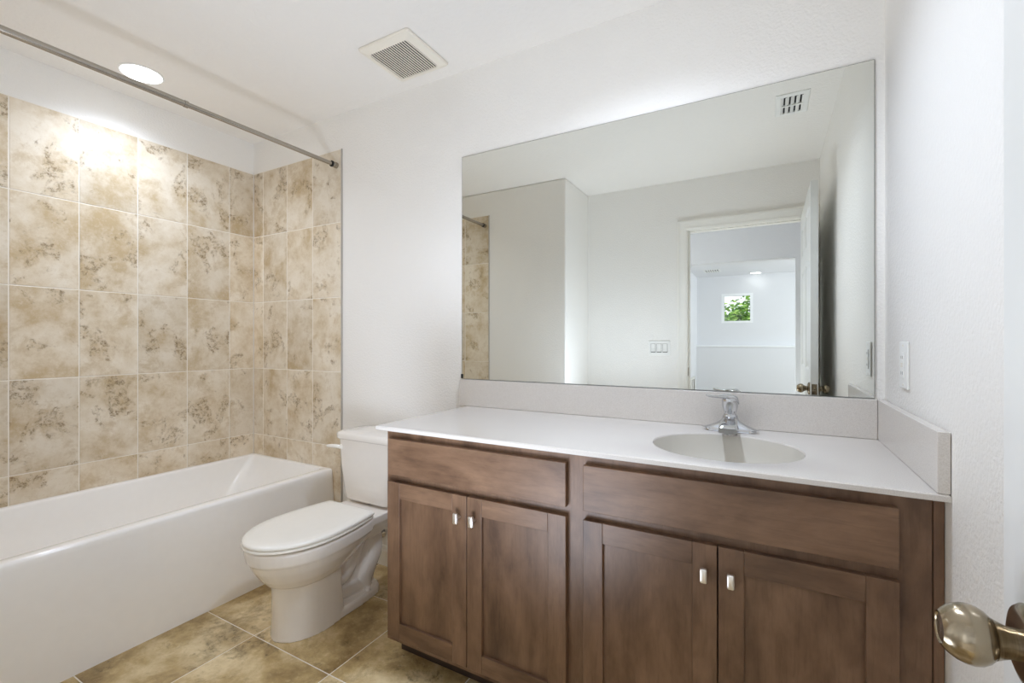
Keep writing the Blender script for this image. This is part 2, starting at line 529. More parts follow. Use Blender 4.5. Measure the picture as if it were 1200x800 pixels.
for z in (.22, 1.05, 1.85):
    bm = BM(); lathe(bm, [(-.045, .006), (.045, .006)], (DB + .004, DY0 - .006, z), (0, 0, 1), 16)
    box(bm, DB, DB + .003, DY0 + .0, DY0 + .03, z - .044, z + .044)
    new_obj('hinge', bm, M['bronze'], door)

# ================================================================== HALL AND LOFT beyond the doorway
YH, YL, YF = -2.155, -3.95, -8.0
HX0, HX1, LX1 = .6, 4.4, 5.2
bm = BM(); box(bm, HX0 - .1, LX1 + .1, YF - .15, YH - .0, FL - .08, FL - .002)
struct('floor_hall', bm, plain('hall_carpet', srgb(176, 166, 152), .95, bump=(260, .6, .004)), smooth=False)
bm = BM(); box(bm, HX0 - .1, LX1 + .1, YF - .15, YH, H, H + .08)
struct('ceiling_hall', bm, M['hallwall'], smooth=False)
bm = BM(); box(bm, HX0 - .1, HX0, YL, YH, FL, H)
struct('wall_hall_left', bm, M['hallwall'], smooth=False)
bm = BM(); box(bm, HX1, HX1 + .1, YL, YH, FL, H)
struct('wall_hall_right', bm, M['hallwall'], smooth=False)
bm = BM(); box(bm, HX0 - .1, XJ, YH - .10, YH, FL, H); box(bm, XR + .1, LX1, YH - .0, YH + .1, FL, H)
struct('wall_hall_near', bm, M['hallwall'], smooth=False)
OX0, OX1, OZ = 1.74, 3.112, 2.072          # wide opening from hall to loft
bm = BM()
box(bm, HX0 - .1, OX0, YL - .12, YL, FL, H); box(bm, OX0, OX1, YL - .12, YL, OZ, H); box(bm, OX1, HX1 + .1, YL - .12, YL, FL, H)
struct('wall_opening', bm, M['hallwall'], smooth=False)
LX0 = 1.625
bm = BM(); box(bm, LX0 - .12, LX0, YF, YL - .12, FL, H)
struct('wall_loft_left', bm, M['hallwall'], smooth=False)
bm = BM()
box(bm, LX1, LX1 + .1, YF, -7.2, FL, H); box(bm, LX1, LX1 + .1, -5.0, YL - .12, FL, H)
box(bm, LX1, LX1 + .1, -7.2, -5.0, FL, .75); box(bm, LX1, LX1 + .1, -7.2, -5.0, 2.25, H)
struct('wall_loft_right', bm, M['hallwall'], smooth=False)
WX0, WX1, WZ0, WZ1 = 2.075, 2.592, 1.548, 2.085
bm = BM()
y0, y1 = YF - .14, YF
box(bm, LX0 - .12, WX0, y0, y1, FL, H); box(bm, WX1, LX1 + .1, y0, y1, FL, H)
box(bm, WX0, WX1, y0, y1, FL, WZ0); box(bm, WX0, WX1, y0, y1, WZ1, H)
struct('wall_far', bm, M['hallwall'], smooth=False)
# low wall with a ledge along the far wall
bm = BM(); box(bm, LX0, LX1, YF, YF + .10, FL, 1.075)
struct('wall_half', bm, M['hallwall'], smooth=False)
bm = BM(); box(bm, LX0, LX1, YF, YF + .125, 1.075, 1.108)
struct('trim_6', bm, M['halltrim'], bevel=.004)
# the window with its white frame
bm = BM()
for a, b, c_, d in ((WX0 - .012, WX0 + .036, WZ0 - .012, WZ1 + .012), (WX1 - .036, WX1 + .012, WZ0 - .012, WZ1 + .012)):
    box(bm, a, b, YF - .07, YF + .006, c_, d)
box(bm, WX0 + .036, WX1 - .036, YF - .07, YF + .006, WZ0 - .012, WZ0 + .026); box(bm, WX0 + .036, WX1 - .036, YF - .07, YF + .006, WZ1 - .036, WZ1 + .012)
win = struct('window_1', bm, M['halltrim'], origin=(WX0, YF, WZ0), smooth=False)
bm = BM(); box(bm, WX0 + .03, WX1 - .03, YF - .045, YF - .041, WZ0 + .02, WZ1 - .03)
new_obj('window_pane', bm, M['glass'], win, smooth=False)
# unseen side window added to frame the loft's fill light
bm = BM()
for yy in (-7.2, -6.12, -5.04):
    box(bm, LX1 + .03, LX1 + .08, yy, yy + .04, .75, 2.25)
for zz in (.75, 1.48, 2.21):
    box(bm, LX1 + .03, LX1 + .08, -7.2, -5.0, zz, zz + .04)
struct('added_window', bm, M['trim'], smooth=False)

# ================================================================== BATHTUB
tub = thing('bathtub', 'long white alcove bathtub with a plain flat apron below the tiled surround', 'bathtub', (.37, -.765, FL))
TZ, TX, TY0, TY1 = .4705, .735, YE + .001, -.001
bm = BM()
NC = 7
def trect(x0, x1, y0, y1, r, z): return rrect((x0 + x1) / 2, (y0 + y1) / 2, (x1 - x0) / 2, (y1 - y0) / 2, r, z, NC)
rings = [
    trect(.001, TX + .036, TY0, TY1, .004, FL),
    trect(.001, TX + .004, TY0, TY1, .004, TZ - .030),
    trect(.001, TX + .002, TY0, TY1, .004, TZ - .012),
    trect(.001, TX - .003, TY0 , TY1, .004, TZ - .003),
    trect(.001, TX - .011, TY0, TY1, .004, TZ),
    trect(.028, TX - .050, TY0 + .045, TY1 - .018, .022, TZ),
    trect(.034, TX - .057, TY0 + .051, TY1 - .024, .026, TZ - .003),
    trect(.038, TX - .061, TY0 + .056, TY1 - .030, .030, TZ - .012),
    trect(.060, TX - .085, TY0 + .10, TY1 - .17, .055, TZ - .20),
    trect(.085, TX - .108, TY0 + .14, TY1 - .262, .075, FL + .125),
    trect(.105, TX - .128, TY0 + .165, TY1 - .30, .085, FL + .098),
    trect(.16, TX - .18, TY0 + .23, TY1 - .38, .06, FL + .09)]
loft(bm, rings, cap0=False, cap1=True)
new_obj('tub_body', bm, M['tub'], tub, angle=42)
bm = BM(); lathe(bm, [(0, .034), (.003, .033), (.004, .026), (.001, .02)], (.35, -1.24, FL + .0935), (0, 0, 1), 28)
new_obj('drain', bm, M['chrome'], tub)

# ================================================================== SHOWER ROD
ry, rz, rx = -.76, 2.157, .770
rod = thing('shower_rod', 'straight brushed nickel shower curtain rod spanning the tub opening', 'curtain rod', (rx, -.765, rz))
bm = BM(); lathe(bm, [(0, .0125), (.76, .0125), (.7605, .0125)], (rx, -1.515, rz), (0, 1, 0), 24)
lathe(bm, [(0, .0140), (.014, .0140)], (rx, -.765, rz), (0, 1, 0), 24)
new_obj('rod_tube', bm, M['nickel'], rod)
bm = BM(); lathe(bm, [(0, .0108), (.75, .0108)], (rx, -.765, rz), (0, 1, 0), 24)
new_obj('inner_tube', bm, M['nickel'], rod)
for y, s in ((-.0005, -1), (YE + .0005, 1)):
    bm = BM(); lathe(bm, [(0, .0165), (.004, .0170), (.030, .0150)], (rx, y, rz), (0, s, 0), 24)
    e = new_obj('end_cap', bm, M['nickel'], rod)
    bm = BM(); lathe(bm, [(.030, .0165), (.036, .0165)], (rx, y, rz), (0, s, 0), 24)
    new_obj('rubber_ring', bm, M['dark'], e)

# ================================================================== TOILET
X0 = 1.205
toilet = thing('toilet', 'white two-piece toilet with closed lid standing between the tub and the vanity', 'toilet', (X0, -.42, FL))
def egg(yf, yb, yc, hw, hb, z, r=.03, n=22):
    """outline: elliptical front, sides tapering from hw at yc to hb at the flat back"""
    pts = []
    for k in range(n + 1):                 # front half, right to left
        a = -PI * k / n
        pts.append((X0 + hw * math.cos(a), yc + (yc - yf) * math.sin(a), z))
    m = 6
    for k in range(1, m + 1):              # left side going back
        t = k / m; y = yc + (yb - r - yc) * t
        pts.append((X0 - (hw + (hb - hw) * t * t), y, z))
    for k in range(1, 5):
        a = PI - k / 4 * PI / 2
        pts.append((X0 - hb + r + r * math.cos(a), yb - r + r * math.sin(a), z))
    for k in range(0, 4):
        a = PI / 2 - k / 4 * PI / 2
        pts.append((X0 + hb - r + r * math.cos(a), yb - r + r * math.sin(a), z))
    for k in range(m, 0, -1):
        t = k / m; y = yc + (yb - r - yc) * t
        pts.append((X0 + (hw + (hb - hw) * t * t), y, z))
    return pts
bm = BM()
# bowl: rim band, then curving under to the pedestal
E_ = lambda *a, **k: egg(*a, **k)
loft(bm, [E_(-.650, -.40, -.53, .095, .08, .232), E_(-.676, -.37, -.53, .122, .095, .243), E_(-.703, -.34, -.53, .143, .11, .275),
          E_(-.728, -.30, -.53, .160, .125, .315), E_(-.742, -.275, -.53, .170, .135, .345), E_(-.750, -.27, -.53, .1735, .142, .352),
          E_(-.753, -.27, -.53, .176, .145, .375), E_(-.755, -.27, -.53, .177, .147, .396), E_(-.752, -.272, -.53, .174, .145, .400)])
# pedestal
loft(bm, [E_(-.659, -.40, -.50, .113, .104, FL, r=.015), E_(-.657, -.405, -.50, .111, .103, FL + .015, r=.015), E_(-.654, -.41, -.50, .108, .102, .10, r=.012),
          E_(-.653, -.42, -.51, .108, .104, .18, r=.012), E_(-.655, -.43, -.52, .112, .110, .27, r=.012)])
# base flange behind the pedestal
loft(bm, [E_(-.52, -.160, -.40, .108, .096, FL, r=.075), E_(-.52, -.162, -.40, .106, .094, FL + .026, r=.075), E_(-.50, -.170, -.40, .099, .087, FL + .036, r=.07)])
# trapway bulges on both sides
for s in (-1, 1):
    cx = X0 + s * .034
    tube(bm, [(cx, -.46, .20), (cx, -.40, .165), (cx, -.345, .185), (cx, -.30, .265), (cx, -.245, .318), (cx, -.195, .288), (cx, -.185, .215), (cx, -.215, .150), (cx, -.245, .10), (cx, -.25, .05)],
         [.048, .042, .040, .041, .043, .043, .042, .040, .040, .042], 18)
    tube(bm, [(cx, -.44, .12), (cx, -.38, .095), (cx, -.31, .082), (cx, -.26, .075)], [.036, .034, .032, .032], 14)
box(bm, X0 - .040, X0 + .040, -.45, -.185, .05, .30)
# deck that carries the tank
def deck(hx, y0, y1, z): return rrect(X0, (y0 + y1) / 2, hx, (y1 - y0) / 2, .025, z, 5)
loft(bm, [deck(.075, -.36, -.15, .29), deck(.118, -.37, -.085, .345), deck(.142, -.37, -.06, .372), deck(.146, -.37, -.055, .402), deck(.143, -.365, -.058, .405)])
bowl = new_obj('bowl', bm, M['china'], toilet)
rm = bowl.modifiers.new('remesh', 'REMESH'); rm.mode = 'VOXEL'; rm.voxel_size = .0036; rm.use_smooth_shade = True
sm = bowl.modifiers.new('smooth', 'SMOOTH'); sm.factor = .5; sm.iterations = 4
for s in (-1, 1):
    bm = BM(); lathe(bm, [(0, .013), (.012, .0125), (.017, .009), (.019, .003)], (X0 + s * .082, -.262, FL + .034), (0, 0, 1), 20)
    new_obj('bolt_cap', bm, M['china'], toilet)
# seat ring
bm = BM()
so = lambda d, z: egg(-.764 + d, -.283 - d * .3, -.53, .181 - d, .150 - d, z, r=.02)
si = lambda d, z: egg(-.690 - d, -.345 + d * .3, -.53, .105 + d, .085 + d, z, r=.03)
R = loft(bm, [si(0, .4055), so(.012, .4055), so(.002, .4085), so(0, .4100), so(0, .4155), so(.003, .4172), si(0, .4185), si(0, .4055)], cap0=False, cap1=False)
new_obj('seat', bm, M['seat'], toilet, angle=50)
bm = BM()
lo = lambda d, z: egg(-.762 + d, -.282 - d * .4, -.53, .180 - d, .151 - d, z, r=.012)
loft(bm, [lo(.014, .4222), lo(.001, .4226), lo(0, .4275), lo(.003, .4325), lo(.012, .4360), lo(.040, .4378), lo(.085, .4385), lo(.13, .4388)])
lid = new_obj('lid', bm, M['seat'], toilet, angle=50)
for s in (-1, 1):
    bm = BM(); box(bm, X0 + s * .075 - .022, X0 + s * .075 + .022, -.284, -.258, .405, .424)
    new_obj('hinge', bm, M['seat'], toilet, bevel=.005, seg=3)
# tank
def tk(hx, yf, z, r=.045, bulge=.012):
    pts = []
    for x, y, zz in rrect(X0, (yf - .018) / 2 - .009, hx, (-.018 - yf) / 2, r, z, 7):
        u = (x - X0) / hx
        fr = max(0, min(1, (-(y) - .06) / .1))
        pts.append((x, y - bulge * (1 - u * u) * fr, zz))
    return pts
bm = BM()
loft(bm, [tk(.135, -.160, .415, .05), tk(.152, -.180, .417, .05), tk(.161, -.188, .428, .048), tk(.167, -.191, .460), tk(.183, -.196, .580), tk(.191, -.200, .708), ])
tank = new_obj('tank', bm, M['china'], toilet, angle=50)
bm = BM()
loft(bm, [tk(.190, -.200, .7095, .045), tk(.198, -.207, .711, .047), tk(.201, -.210, .716, .048), tk(.202, -.210, .732, .048), tk(.197, -.206, .740, .046), tk(.180, -.19, .7445, .04), tk(.10, -.13, .746, .03)])
new_obj('tank_lid', bm, M['china'], toilet, angle=50)
bm = BM(); lathe(bm, [(0, .06), (.013, .06)], (X0, -.115, .403), (0, 0, 1), 24)  # dark gasket also paints the shadow line beneath the tank
new_obj('tank_gasket', bm, M['dark'], toilet)
# flush lever on the front left of the tank
bm = BM()
lathe(bm, [(0, .014), (.008, .0135), (.012, .010), (.020, .008)], (X0 - .150, -.203, .672), (0, -1, 0), 20)
tube(bm, [(X0 - .145, -.222, .672), (X0 - .170, -.226, .674), (X0 - .205, -.226, .672), (X0 - .236, -.222, .668)], [.0085, .0095, .0085, .0065], 14)
new_obj('flush_lever', bm, M['seat'], toilet)

# water supply behind it
sv = thing('shutoff_valve', 'small chrome water shutoff valve and hose low on the wall behind the toilet', 'valve', (1.105, YB, .19))
bm = BM()
lathe(bm, [(0, .030), (.003, .029), (.008, .012)], (1.105, YB - .0005, .19), (0, -1, 0), 28)
new_obj('escutcheon', bm, M['chrome'], sv)
bm = BM(); lathe(bm, [(0, .008), (.055, .008), (.056, .012), (.08, .012)], (1.105, YB - .002, .19), (0, -1, 0), 18)
lathe(bm, [(-.012, .009), (.03, .008)], (1.105, -.062, .19), (0, 0, 1), 16)
new_obj('valve_body', bm, M['chrome'], sv)
bm = BM()
lathe(bm, [(0, .0045), (.014, .0045)], (1.105, -.074, .19), (0, -1, 0), 12)
tube(bm, [(1.105 + .021 * math.cos(a), -.089, .19 + .013 * math.sin(a)) for a in [k * PI / 8 for k in range(17)]], .0045, 10)
new_obj('valve_handle', bm, M['chrome'], sv)
bm = BM(); tube(bm, [(1.105, -.062, .215), (1.102, -.062, .27), (1.085, -.07, .33), (1.08, -.09, .39), (1.085, -.10, .432)], .0055, 12)
new_obj('supply_hose', bm, M['steel'], sv)

# ================================================================== VANITY CABINET
CX0, CX1 = 1.676, XR - .001
YD, YFR = -.556, -.537            # door faces, face frame
vc = thing('vanity_cabinet', 'long brown stained wood bathroom vanity with four shaker doors', 'vanity cabinet', ((CX0 + CX1) / 2, -.27, FL))
bm = BM()
ZB, ZTOP = .122, .8705
box(bm, CX0, CX0 + .016, YFR + .018, YB - .002, ZB, ZTOP)      # side panels, bottom, back
box(bm, 3.137, 3.153, YFR + .018, YB - .002, ZB, ZTOP)
box(bm, CX0 + .016, 3.137, YFR + .018, YB - .002, ZB, ZB + .016)
box(bm, CX0 + .016, 3.137, YB - .010, YB - .002, ZB + .016, ZTOP)
box(bm, CX0, CX0 + .016, -.447, YB - .002, FL, ZB)
box(bm, 2.385, 2.401, YFR + .018, YB - .01, ZB + .016, ZTOP)
new_obj('carcass', bm, M['woodv'], vc, smooth=False)
bm = BM()
fy0, fy1 = YFR, YFR + .018
for a, b in ((CX0, CX0 + .040), (2.354, 2.433), (3.085, 3.153)):
    box(bm, a, b, fy0, fy1, ZB, ZTOP)
for a, b in ((CX0 + .040, 2.354), (2.433, 3.085)):
    box(bm, a, b, fy0, fy1, ZB, ZB + .045); box(bm, a, b, fy0, fy1, .675, .728); box(bm, a, b, fy0, fy1, .825, ZTOP)
new_obj('face_frame', bm, M['woodv'], vc, smooth=False)
bm = BM(); box(bm, 3.1545, CX1, YFR - .004, YFR + .016, FL, ZTOP)
new_obj('filler_strip', bm, M['woodv'], vc, bevel=.0015)
bm = BM(); box(bm, 1.660, CX1, -.449, -.435, FL, ZB)
new_obj('toe_kick', bm, M['kick'], vc, smooth=False)
for a, b in ((1.695, 2.368), (2.419, 3.0985)):
    bm = BM(); box(bm, a, b, YD, YFR - .0005, .7145, .8405)
    new_obj('drawer_front', bm, M['woodh'], vc, bevel=.0022)
def shaker(x0, x1, knob_right):
    z0, z1, sw = .147, .690, .0555
    bm = BM()
    y0, y1 = YD, YFR - .0005
    for xa in (x0, x1 - sw): box(bm, xa, xa + sw, y0, y1, z0, z1)
    box(bm, x0 + sw, x1 - sw, y1 - .003, y1, z0 + .02, z1 - .02)
    d = new_obj('door', bm, M['woodv'], vc, bevel=.0018)
    for za in (z0, z1 - sw):
        bm = BM(); box(bm, x0 + sw + .0002, x1 - sw - .0002, y0, y1, za, za + sw)
        new_obj('door_rail', bm, M['woodh'], d, bevel=.0012)
    bm = BM(); box(bm, x0 + sw - .004, x1 - sw + .004, y0 + .0105, y1 - .003, z0 + sw - .004, z1 - sw + .004)
    new_obj('door_panel', bm, M['woodv'], d, smooth=False)
    kx = (x1 - .0275) if knob_right else (x0 + .0285)
    kz = .622
    bm = BM()
    lathe(bm, [(0, .0055), (.012, .0045), (.018, .006)], (kx, YD, kz), (0, -1, 0), 16)
    def kr(hx, hz, y, r): return [(px, y, pz) for px, pz, _ in rrect(kx, kz, hx, hz, r, 0, 4)]
    loft(bm, [kr(.0060, .014, YD - .014, .003), kr(.0078, .0172, YD - .017, .003), kr(.0080, .0176, YD - .021, .0032), kr(.0072, .0165, YD - .0245, .003), kr(.0045, .012, YD - .0258, .002)])
    new_obj('knob', bm, M['pull'], d)
shaker(1.693, 2.0295, True); shaker(2.032, 2.368, False)
shaker(2.419, 2.7575, True); shaker(2.7605, 3.099, False)

# ================================================================== COUNTERTOP with basin and splashes
ct = thing('countertop', 'speckled off-white one-piece vanity top with an oval basin and backsplash', 'countertop', (2.41, -.29, ZC))
TX0, TX1, TYF, TYB = 1.660, XR - .001, -.5785, YB - .001
SX, SY, SA, SB = 2.756, -.329, .192, .182
bm = BM()
N = 96
def edge_pt(a):
    dx, dy = math.cos(a), math.sin(a)
    t = 9
    if dx > 1e-9: t = min(t, (TX1 - SX) / dx)
    if dx < -1e-9: t = min(t, (TX0 - SX) / dx)
    if dy > 1e-9: t = min(t, (TYB - SY) / dy)
    if dy < -1e-9: t = min(t, (TYF - SY) / dy)
    return (SX + dx * t, SY + dy * t)
angs = [2 * PI * k / N for k in range(N)]
for cx, cy in ((TX0, TYF), (TX1, TYF), (TX0, TYB), (TX1, TYB)):
    a = math.atan2(cy - SY, cx - SX) % (2 * PI)
    i = min(range(N), key=lambda k: min(abs(angs[k] - a), 2 * PI - abs(angs[k] - a)))
    angs[i] = a
def ell(s, z): return [(SX + SA * s * math.cos(a), SY + SB * s * math.sin(a), z) for a in angs]
outer = [edge_pt(a) for a in angs]
def ins(d):
    return [(min(max(x, TX0 + d), TX1 - d), min(max(y, TYF + d), TYB - d)) for x, y in outer]
ZL = .8705
loft(bm, [ell(1.0, ZL), [(x, y, ZL) for x, y in ins(.003)], [(x, y, ZL + .0015) for x, y in outer], [(x, y, ZC - .003) for x, y in outer], [(x, y, ZC) for x, y in ins(.003)],
          ell(1.03, ZC), ell(1.012, ZC - .0012), ell(1.0, ZC - .005), ell(1.0, ZL)], cap0=False, cap1=False)
new_obj('top_slab', bm, M['marble'], ct, angle=30)
bm = BM()
prof = [(1.0, -.006), (.985, -.02), (.95, -.05), (.88, -.085), (.76, -.112), (.58, -.130), (.36, -.140), (.14, -.1445)]
rings = [ell(s, ZC + d) for s, d in prof]
outr = [ell(s + .035, ZC + d - .006) for s, d in prof]
outr[0] = ell(1.03, ZL - .0005)
loft(bm, outr[::-1] + [ell(1.0, ZL - .0005)] + rings, cap0=True, cap1=True)
basin = new_obj('basin', bm, M['marble_shaded'], ct, angle=60)
bm = BM(); lathe(bm, [(0, .026), (.003, .025), (.004, .019), (.002, .017)], (SX, SY, ZC - .1445), (0, 0, 1), 28)
new_obj('drain', bm, M['chrome'], ct)
bm = BM(); lathe(bm, [(0, .007), (.004, .015), (.006, .015), (.008, .010)], (SX, SY, ZC - .143), (0, 0, 1), 24)
new_obj('drain_stopper', bm, M['chrome'], ct)
bm = BM(); box(bm, 1.6185, XR - .0215, -.020, YB - .001, ZC + .0005, 1.0060)
new_obj('back_splash', bm, M['marble'], ct, bevel=.002)
bm = BM(); box(bm, XR - .021, XR - .001, TYF + .001, YB - .001, ZC + .0005, 1.0060)
new_obj('side_splash', bm, M['marble'], ct, bevel=.002)

# ================================================================== FAUCET
FX_, FYC = 2.755, -.088
fa = thing('faucet', 'chrome single-lever bathroom faucet behind the oval basin', 'faucet', (FX_, FYC, ZC))
bm = BM()
def plate(hx, hy, z, r): return rrect(FX_, FYC, hx, hy, r, z, 8)
loft(bm, [plate(.078, .024, ZC + .0006, .0235), plate(.078, .024, ZC + .006, .0235), plate(.074, .021, ZC + .011, .0205), plate(.055, .018, ZC + .015, .0175)])
# flared shoulders sweeping from the plate up to the hub
prev = []
for k in range(9):
    t = k / 8
    hx = .062 * (1 - t) ** 2.2 + .023
    hy = .021 - .001 * t
    prev.append(rrect(FX_, FYC, hx, hy, min(hx, hy) * .96, ZC + .010 + .040 * t, 8))
loft(bm, prev)
new_obj('base', bm, M['chrome'], fa, angle=60)
# spout: wide, flattened, reaching forward over the basin
bm = BM()
sec = []
for y, zc_, hw, hh in ((-.080, .030, .022, .018), (-.105, .034, .023, .017), (-.135, .033, .0245, .014), (-.165, .028, .026, .011), (-.186, .0225, .027, .0095), (-.196, .0185, .0265, .0075)):
    sec.append([(FX_ + px, y, ZC + zc_ + pz) for px, pz, _ in rrect(0, 0, hw, hh, hh * .8, 0, 5)])
loft(bm, sec)
sp = new_obj('spout', bm, M['chrome'], fa, angle=60)
bm = BM(); lathe(bm, [(0, .010), (.008, .010)], (FX_, -.183, ZC + .006), (0, 0, 1), 20)
new_obj('aerator', bm, M['chrome'], sp)
# neck and lever
bm = BM()
lathe(bm, [(0, .021), (.004, .0225), (.010, .018), (.014, .0175), (.018, .020), (.034, .0235), (.052, .0255), (.062, .0245), (.069, .0195), (.072, .010)], (FX_, FYC, ZC + .048), (0, -.08, 1), 36)
hub = new_obj('handle_hub', bm, M['chrome'], fa, angle=50)
bm = BM(); sec = []
hx_, hy_ = FX_ + .002, FYC - .008
la = math.radians(200)                    # the lever is turned to the left
ld, ln = Vector((math.cos(la), math.sin(la), 0)), Vector((-math.sin(la), math.cos(la), 0))
for d, z, hw, hh in ((-.024, .100, .008, .006), (-.018, .110, .017, .009), (-.002, .118, .0215, .0085), (.018, .1195, .0190, .0060), (.036, .1180, .0150, .0040), (.054, .1185, .0130, .0034), (.068, .1205, .0120, .0040), (.075, .1220, .0085, .0032)):
    c_ = Vector((hx_, hy_, ZC + z - .004)) + ld * d
    sec.append([tuple(c_ + ln * px + Vector((0, 0, pz))) for px, pz, _ in rrect(0, 0, hw, hh, hh * .9, 0, 5)])
loft(bm, sec)
new_obj('lever', bm, M['chrome'], hub, angle=60)

# ================================================================== MIRROR
mi = thing('mirror', 'large frameless wall mirror above the vanity backsplash', 'mirror', (2.383, YB, 1.0075))
MX0, MX1, MZ0, MZ1 = 1.6185, 3.1468, 1.0075, 2.0374
bm = BM(); box(bm, MX0, MX1, .0005, YB - .0005, MZ0, MZ1)
new_obj('backing', bm, M['black'], mi, smooth=False)
bm = BM()
bm.faces.new([bm.verts.new(p) for p in ((MX0 + .001, 0, MZ0 + .001), (MX1 - .001, 0, MZ0 + .001), (MX1 - .001, 0, MZ1 - .001), (MX0 + .001, 0, MZ1 - .001))])
r = bmesh.ops.extrude_face_region(bm, geom=list(bm.faces))
bmesh.ops.translate(bm, verts=[v for v in r['geom'] if isinstance(v, bmesh.types.BMVert)], vec=(0, .0005, 0))
new_obj('mirror_glass', bm, M['mirror'], mi, smooth=False)
bm = BM(); box(bm, MX0 - .004, MX0 + .006, -.004, YB - .001, MZ0 + .002, MZ0 + .022)
new_obj('clip', bm, M['black'], mi, bevel=.001)

# ================================================================== CEILING FIXTURES
def can_light(label, x, y, r, m, watts, col, beam=140):
    t = thing('recessed_light', label, 'ceiling light', (x, y, H), None)
    bm = BM()
    lathe(bm, [(.0005, r + .010), (.003, r + .009), (.005, r + .002), (.003, r)], (x, y, H), (0, 0, -1), 48, cap0=True, cap1=False)
    new_obj('trim_ring', bm, M['plastic'], t)
    bm = BM(); lathe(bm, [(.002, r), (.004, r), (.0045, r * .9)], (x, y, H), (0, 0, -1), 48)
    new_obj('lens', bm, m, t)
    d = bpy.data.lights.new('downlight', 'SPOT')
    d.energy = watts; d.color = col; d.spot_size = math.radians(beam); d.spot_blend = 1.0; d.shadow_soft_size = r * .9
    o = bpy.data.objects.new('downlight', d); COL.objects.link(o); o.parent = t; o.location = (0, 0, -.012)
can_light('round lit recessed ceiling light above the tub', .290, -.717, .078, M['lens_shower'], CAN_SHOWER, WARM, 150)
can_light('round recessed ceiling light over the vanity sink', 2.46, -.57, .078, M['lens_vanity'], CAN_VANITY, WARM)
can_light('added unseen recessed ceiling light in the hall outside the doorway', 1.5, -2.85, .078, M['lens_hall_fill'], HALL_FILL, COOL)
can_light('small lit ceiling light in the far room seen in the mirror', 2.65, -7.80, .085, M['lens_loft'], CAN_LOFT, COOL, 90)

fan = thing('exhaust_fan', 'square ivory exhaust fan cover on the ceiling between tub and mirror', 'exhaust fan', (1.462, -.218, H))
fx, fy, fh = 1.462, -.216, .140
bm = BM()
def fr(h, z): return rrect(fx, fy, h, h * .985, .012, z, 4)
loft(bm, [fr(.138, H - .0005), fr(.141, H - .004), fr(.138, H - .012), fr(.116, H - .022), fr(.106, H - .023), fr(.106, H - .004)], cap0=False, cap1=False)
new_obj('cover_frame', bm, M['ivory'], fan, angle=25)
bm = BM(); box(bm, fx - .1055, fx + .1055, fy - .1035, fy + .1035, H - .0185, H - .0005)  # shallow near-black box paints the shade behind the slats
new_obj('dark_slot_backing', bm, M['dark'], fan, smooth=False)
bm = BM()
ns = 17
for k in range(ns):
    x = fx - .106 + .212 * (k + .5) / ns
    box(bm, x - .0026, x + .0026, fy - .104, fy + .104, H - .0222, H - .0202)
new_obj('grille_slats', bm, M['ivory'], fan, smooth=False)

def register(label, cx, cy, hx, hy, nlouv, zsign=-1):
    t = thing('air_vent', label, 'vent', (cx, cy, H))
    bm = BM()
    fr_ = lambda a, b, z: rrect(cx, cy, a, b, .004, z, 3)
    ix, iy = hx - .028, hy - .030
    loft(bm, [fr_(hx, hy, H - .0005), fr_(hx, hy, H - .003), fr_(hx - .004, hy - .004, H - .006), fr_(ix, iy, H - .007), fr_(ix, iy, H - .001)], cap0=False, cap1=False)
    new_obj('vent_frame', bm, M['plastic'], t, smooth=False)
    bm = BM(); box(bm, cx - ix - .001, cx + ix + .001, cy - iy - .001, cy + iy + .001, H - .0012, H - .0005)  # thin near-black sheet paints the shade behind the louvers
    new_obj('dark_backing', bm, M['dark'], t, smooth=False)
    bm = BM()
    for k in range(nlouv + 1):
        x = cx - ix + 2 * ix * k / nlouv
        a = [(x - .007, cy - iy, H - .0105), (x - .005, cy - iy, H - .0115), (x + .010, cy - iy, H - .003), (x + .008, cy - iy, H - .002)]
        loft(bm, [a, [(p[0], cy + iy, p[2]) for p in a]])
    new_obj('louvers', bm, M['plastic'], t, smooth=False)
    bm = BM(); box(bm, cx - ix, cx + ix, cy - .006, cy + .006, H - .0125, H - .004)
    new_obj('divider', bm, M['plastic'], t, smooth=False)
register('white louvered ceiling vent seen in the mirror near the right wall', 2.972, -1.090, .077, .125, 4)
register('white ceiling vent in the far room seen through the doorway', 1.98, -7.15, .14, .17, 6)

# ================================================================== OUTLET AND SWITCHES
ou = thing('wall_outlet', 'white rectangular outlet plate on the right wall above the side splash', 'outlet', (XR, -.240, 1.12))
bm = BM(); box(bm, XR - .006, XR - .0004, -.279, -.201, 1.060, 1.180)
pl = new_obj('cover_plate', bm, M['plastic'], ou, bevel=.003, seg=3)
bm = BM(); box(bm, XR - .0085, XR - .0062, -.2570, -.2230, 1.0865, 1.1535)
fc = new_obj('receptacle', bm, M['plastic'], ou, bevel=.0012)
for z in (1.100, 1.140):
    for y in (-.2475, -.2345):
        bm = BM(); box(bm, XR - .0088, XR - .0084, y, y + .0015, z - .004, z + .004)
        new_obj('slot', bm, M['dark'], fc, smooth=False)
for z in (1.1155, 1.1215):
    bm = BM(); box(bm, XR - .0095, XR - .0084, -.247, -.233, z, z + .004)
    new_obj('test_button', bm, M['ivory'], fc, smooth=False)
for z in (1.070, 1.170):
    bm = BM(); lathe(bm, [(0, .003), (.001, .0025)], (XR - .006, -.240, z), (-1, 0, 0), 12)
    new_obj('screw', bm, M['ivory'], pl)

